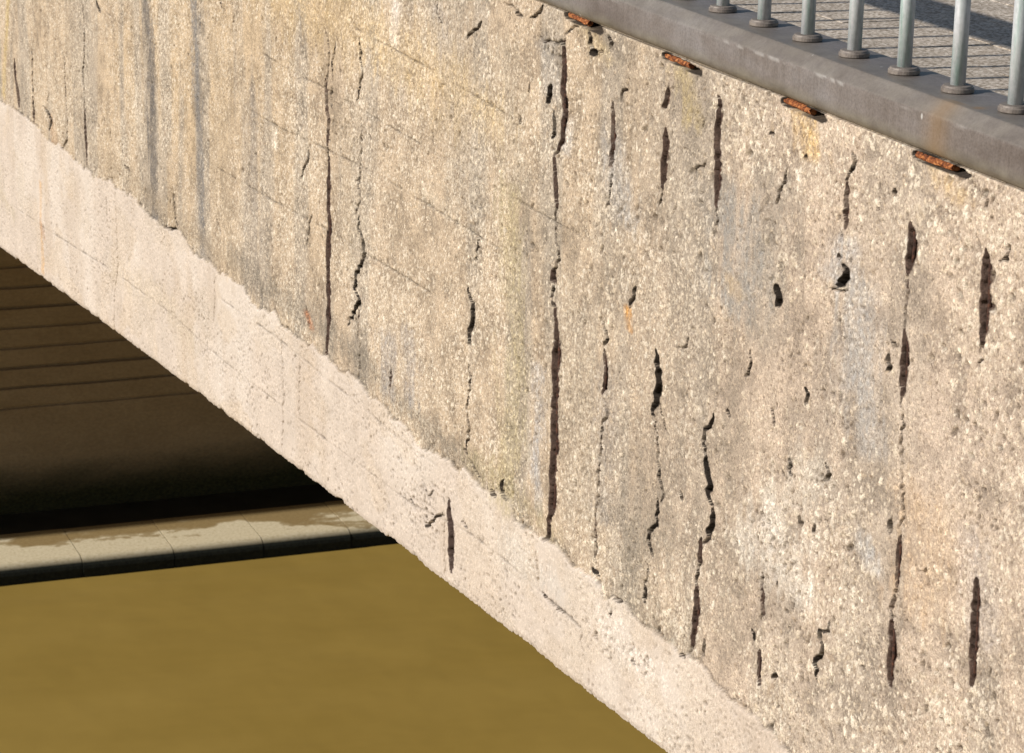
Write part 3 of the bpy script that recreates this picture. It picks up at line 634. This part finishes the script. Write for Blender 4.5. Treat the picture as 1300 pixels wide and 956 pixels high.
qchild('wet_gutter', bm_mesh('wet_gutter', box_bm(-60, 60, yb + .004, Y_ABUT + .1, -.3, zq - .012)), M_WET_SHADE)
def wall_thing(x0, x1, label):
    o = link('embankment_wall', bm_mesh('embankment_wall', box_bm(x0, x1, Y_ABUT + .02, 19.5, -.4, 5.3, .02)), M_BACKWALL); tag(o, label, 'wall'); return o
wall_thing(-60, -.02, 'grey concrete embankment wall before the bridge, outside the picture')
wall_thing(9.22, 70, 'grey concrete embankment wall beyond the far side of the bridge')

# ------------------------------------------------------------------ pavement on the deck
pv = empty('pavement', (1.5, 5.5, DECK)); pv['kind'] = 'structure'
def pchild(name, me, m): o = link(name, me, m, pv); o.matrix_parent_inverse = Matrix.Translation(-pv.location); return o
pchild('paving_bed', bm_mesh('paving_bed', box_bm(.105, 9.1, -26, 24, DECK - .25, DECK - .005)), M_JOINT)
SW, SL = .19, .38
def paver(v):
    b_ = box_bm(-SW / 2 + .0014, SW / 2 - .0014, -SL / 2 + .0014, SL / 2 - .0014, -.05, 0)
    return bm_mesh('paving_slab', b_)
pm = paver(0)
for i in range(13):
    for j in range(11):
        x = .215 + SW * i; y = 4.45 + SL * j + (SL / 2 if i % 2 else 0)
        if 1.0 < x < 2.6:
            o = pchild('paving_slab', pm, M_PAVE); o.location = (x, y, DECK + (RS.rand() - .5) * .002); o.rotation_euler = ((RS.rand() - .5) * .006, (RS.rand() - .5) * .006, 0)
rest = []
for (x0, x1, y0, y1) in ((.107, 1.02, 4.3, 7.7), (2.60, 9.05, 4.3, 7.7), (.107, 9.05, -25, 4.296), (.107, 9.05, 7.704, 23)):
    bm = box_bm(x0, x1, y0, y1, DECK - .05, DECK - .001, .004, 1); pchild('paving_field', bm_mesh('paving_field', bm), M_PAVE)

# ------------------------------------------------------------------ railing on its metal cap
XB = .055; ZC = CAM[2] - .6026                # axis of the balusters, top of the cap
rail = empty('metal_railing', (XB, 3.0112, ZC)); tag(rail, 'galvanised baluster railing standing on the brown grey metal cap of the bridge wall', 'railing')
def rchild(name, me, m, parent=None):
    o = link(name, me, m, parent or rail); return o
# cap: extruded section with rounded shoulders and lip
sec = [(.062, -.072)]
def arc(cx, cz, r, a0, a1, n=6): return [(cx + r * math.cos(math.radians(a0 + (a1 - a0) * k / n)), cz + r * math.sin(math.radians(a0 + (a1 - a0) * k / n))) for k in range(n + 1)]
sec += arc(.045, -.017, .017, 0, 90); sec += [(.02, .0003), (-.02, .0003), (-.025, .0003), (-.030, .0003), (-.035, .0002), (-.0425, .0002), (-.0442, 0), (-.0458, -.0010), (-.0470, -.0022), (-.0604, -.0150), (-.0614, -.0163)]
sec += [(-.062, -.0185), (-.062, -.0205), (-.0621, -.0235), (-.062, -.03), (-.062, -.045), (-.062, -.052)]; sec += arc(-.050, -.0565, .012, 180, 250, 5); sec += [(-.03, -.069), (.05, -.069)]
yy = np.concatenate([np.arange(-12, -.4, .4), np.arange(-.4, 1.6, .006), np.arange(1.6, 21, .4)])       # relative to the empty
S = np.array(sec); NS = len(S)
wob = .0006 * (fbm(yy * 6, yy * 0, 2, 3) - .5)
V = np.stack([np.stack([S[k, 0] + wob * (S[k, 0] < 0), yy, S[k, 1] + 0 * yy], -1) for k in range(NS)]).reshape(-1, 3)
me = mesh_np('cap', V, grid_quads(NS, len(yy))[:, ::-1])
Yr = yy[None, :] + 3.0112; wear = np.zeros((NS, len(yy), 4), np.float32); wear[..., 3] = 1
zz2 = np.repeat(S[:, 1:2], len(yy), 1); xx2 = np.repeat(S[:, :1], len(yy), 1)
edge = np.exp(-((zz2 + .0195) / .0016) ** 2) * (xx2 < 0)
sc_ = sstep(.50, .66, fbm(yy[None, :] * 9 + zz2 * 0, zz2 * 60, 3, 5)) * sstep(.35, .6, vnoise(yy[None, :] * 90 + zz2 * 0, zz2 * 300 + 4, 2))
wear[..., 0] = .5 * edge * sc_
yrust = on_wall(1197, 150)[0]
wear[..., 1] = .55 * np.exp(-((Yr - yrust) / .028) ** 2 * (.6 + .8 * fbm(yy[None, :] * 40 + zz2 * 0, zz2 * 50, 2, 4))) * (xx2 < -.03) * (.5 + .5 * fbm(yy[None, :] * 60 + zz2 * 0, zz2 * 20, 2, 6))
wear[..., 1] = np.maximum(wear[..., 1], .8 * np.exp(-((Yr - 2.905) / .008) ** 2 - ((xx2 + .030) / .008) ** 2))
wear[..., 2] = np.maximum(.8 * sstep(-.044, -.058, zz2) * (xx2 < -.03) * (.35 + .9 * fbm(yy[None, :] * 14 + zz2 * 0, zz2 * 0, 2, 8)), .45 * (zz2 > -.017) * (xx2 < .01))
a_ = me.attributes.new('wear', 'FLOAT_COLOR', 'POINT'); a_.data.foreach_set('color', np.clip(wear, 0, 1).ravel())
rchild('metal_cap', me, M_CAP)
# balusters with their two-step base rings
HB = .475
bmz = lathe([(.0098, 0), (.0098, .1), (.0097, .3), (.0098, HB)], 28); bme = bm_mesh('baluster', bmz, False)
bme.polygons.foreach_set('use_smooth', np.array([len(p.vertices) == 4 for p in bme.polygons]))
rme = bm_mesh('base_ring', lathe([(.0195, .0007), (.0208, .0012), (.0212, .002), (.0212, .0062), (.0203, .0072), (.0196, .0074), (.0192, .0085), (.0188, .0092), (.0180, .0098), (.0100, .0100)], 36), False)
for k in range(-22, 42):
    bo = rchild('baluster', bme, M_GALV); bo.location = (0, .1403 * k, 0)
    ro = rchild('base_ring', rme, M_RING, bo)
rchild('handrail', bm_mesh('handrail', box_bm(-.06, .06, -12, 20.5, HB, HB + .062, .012, 3)), M_GALV)
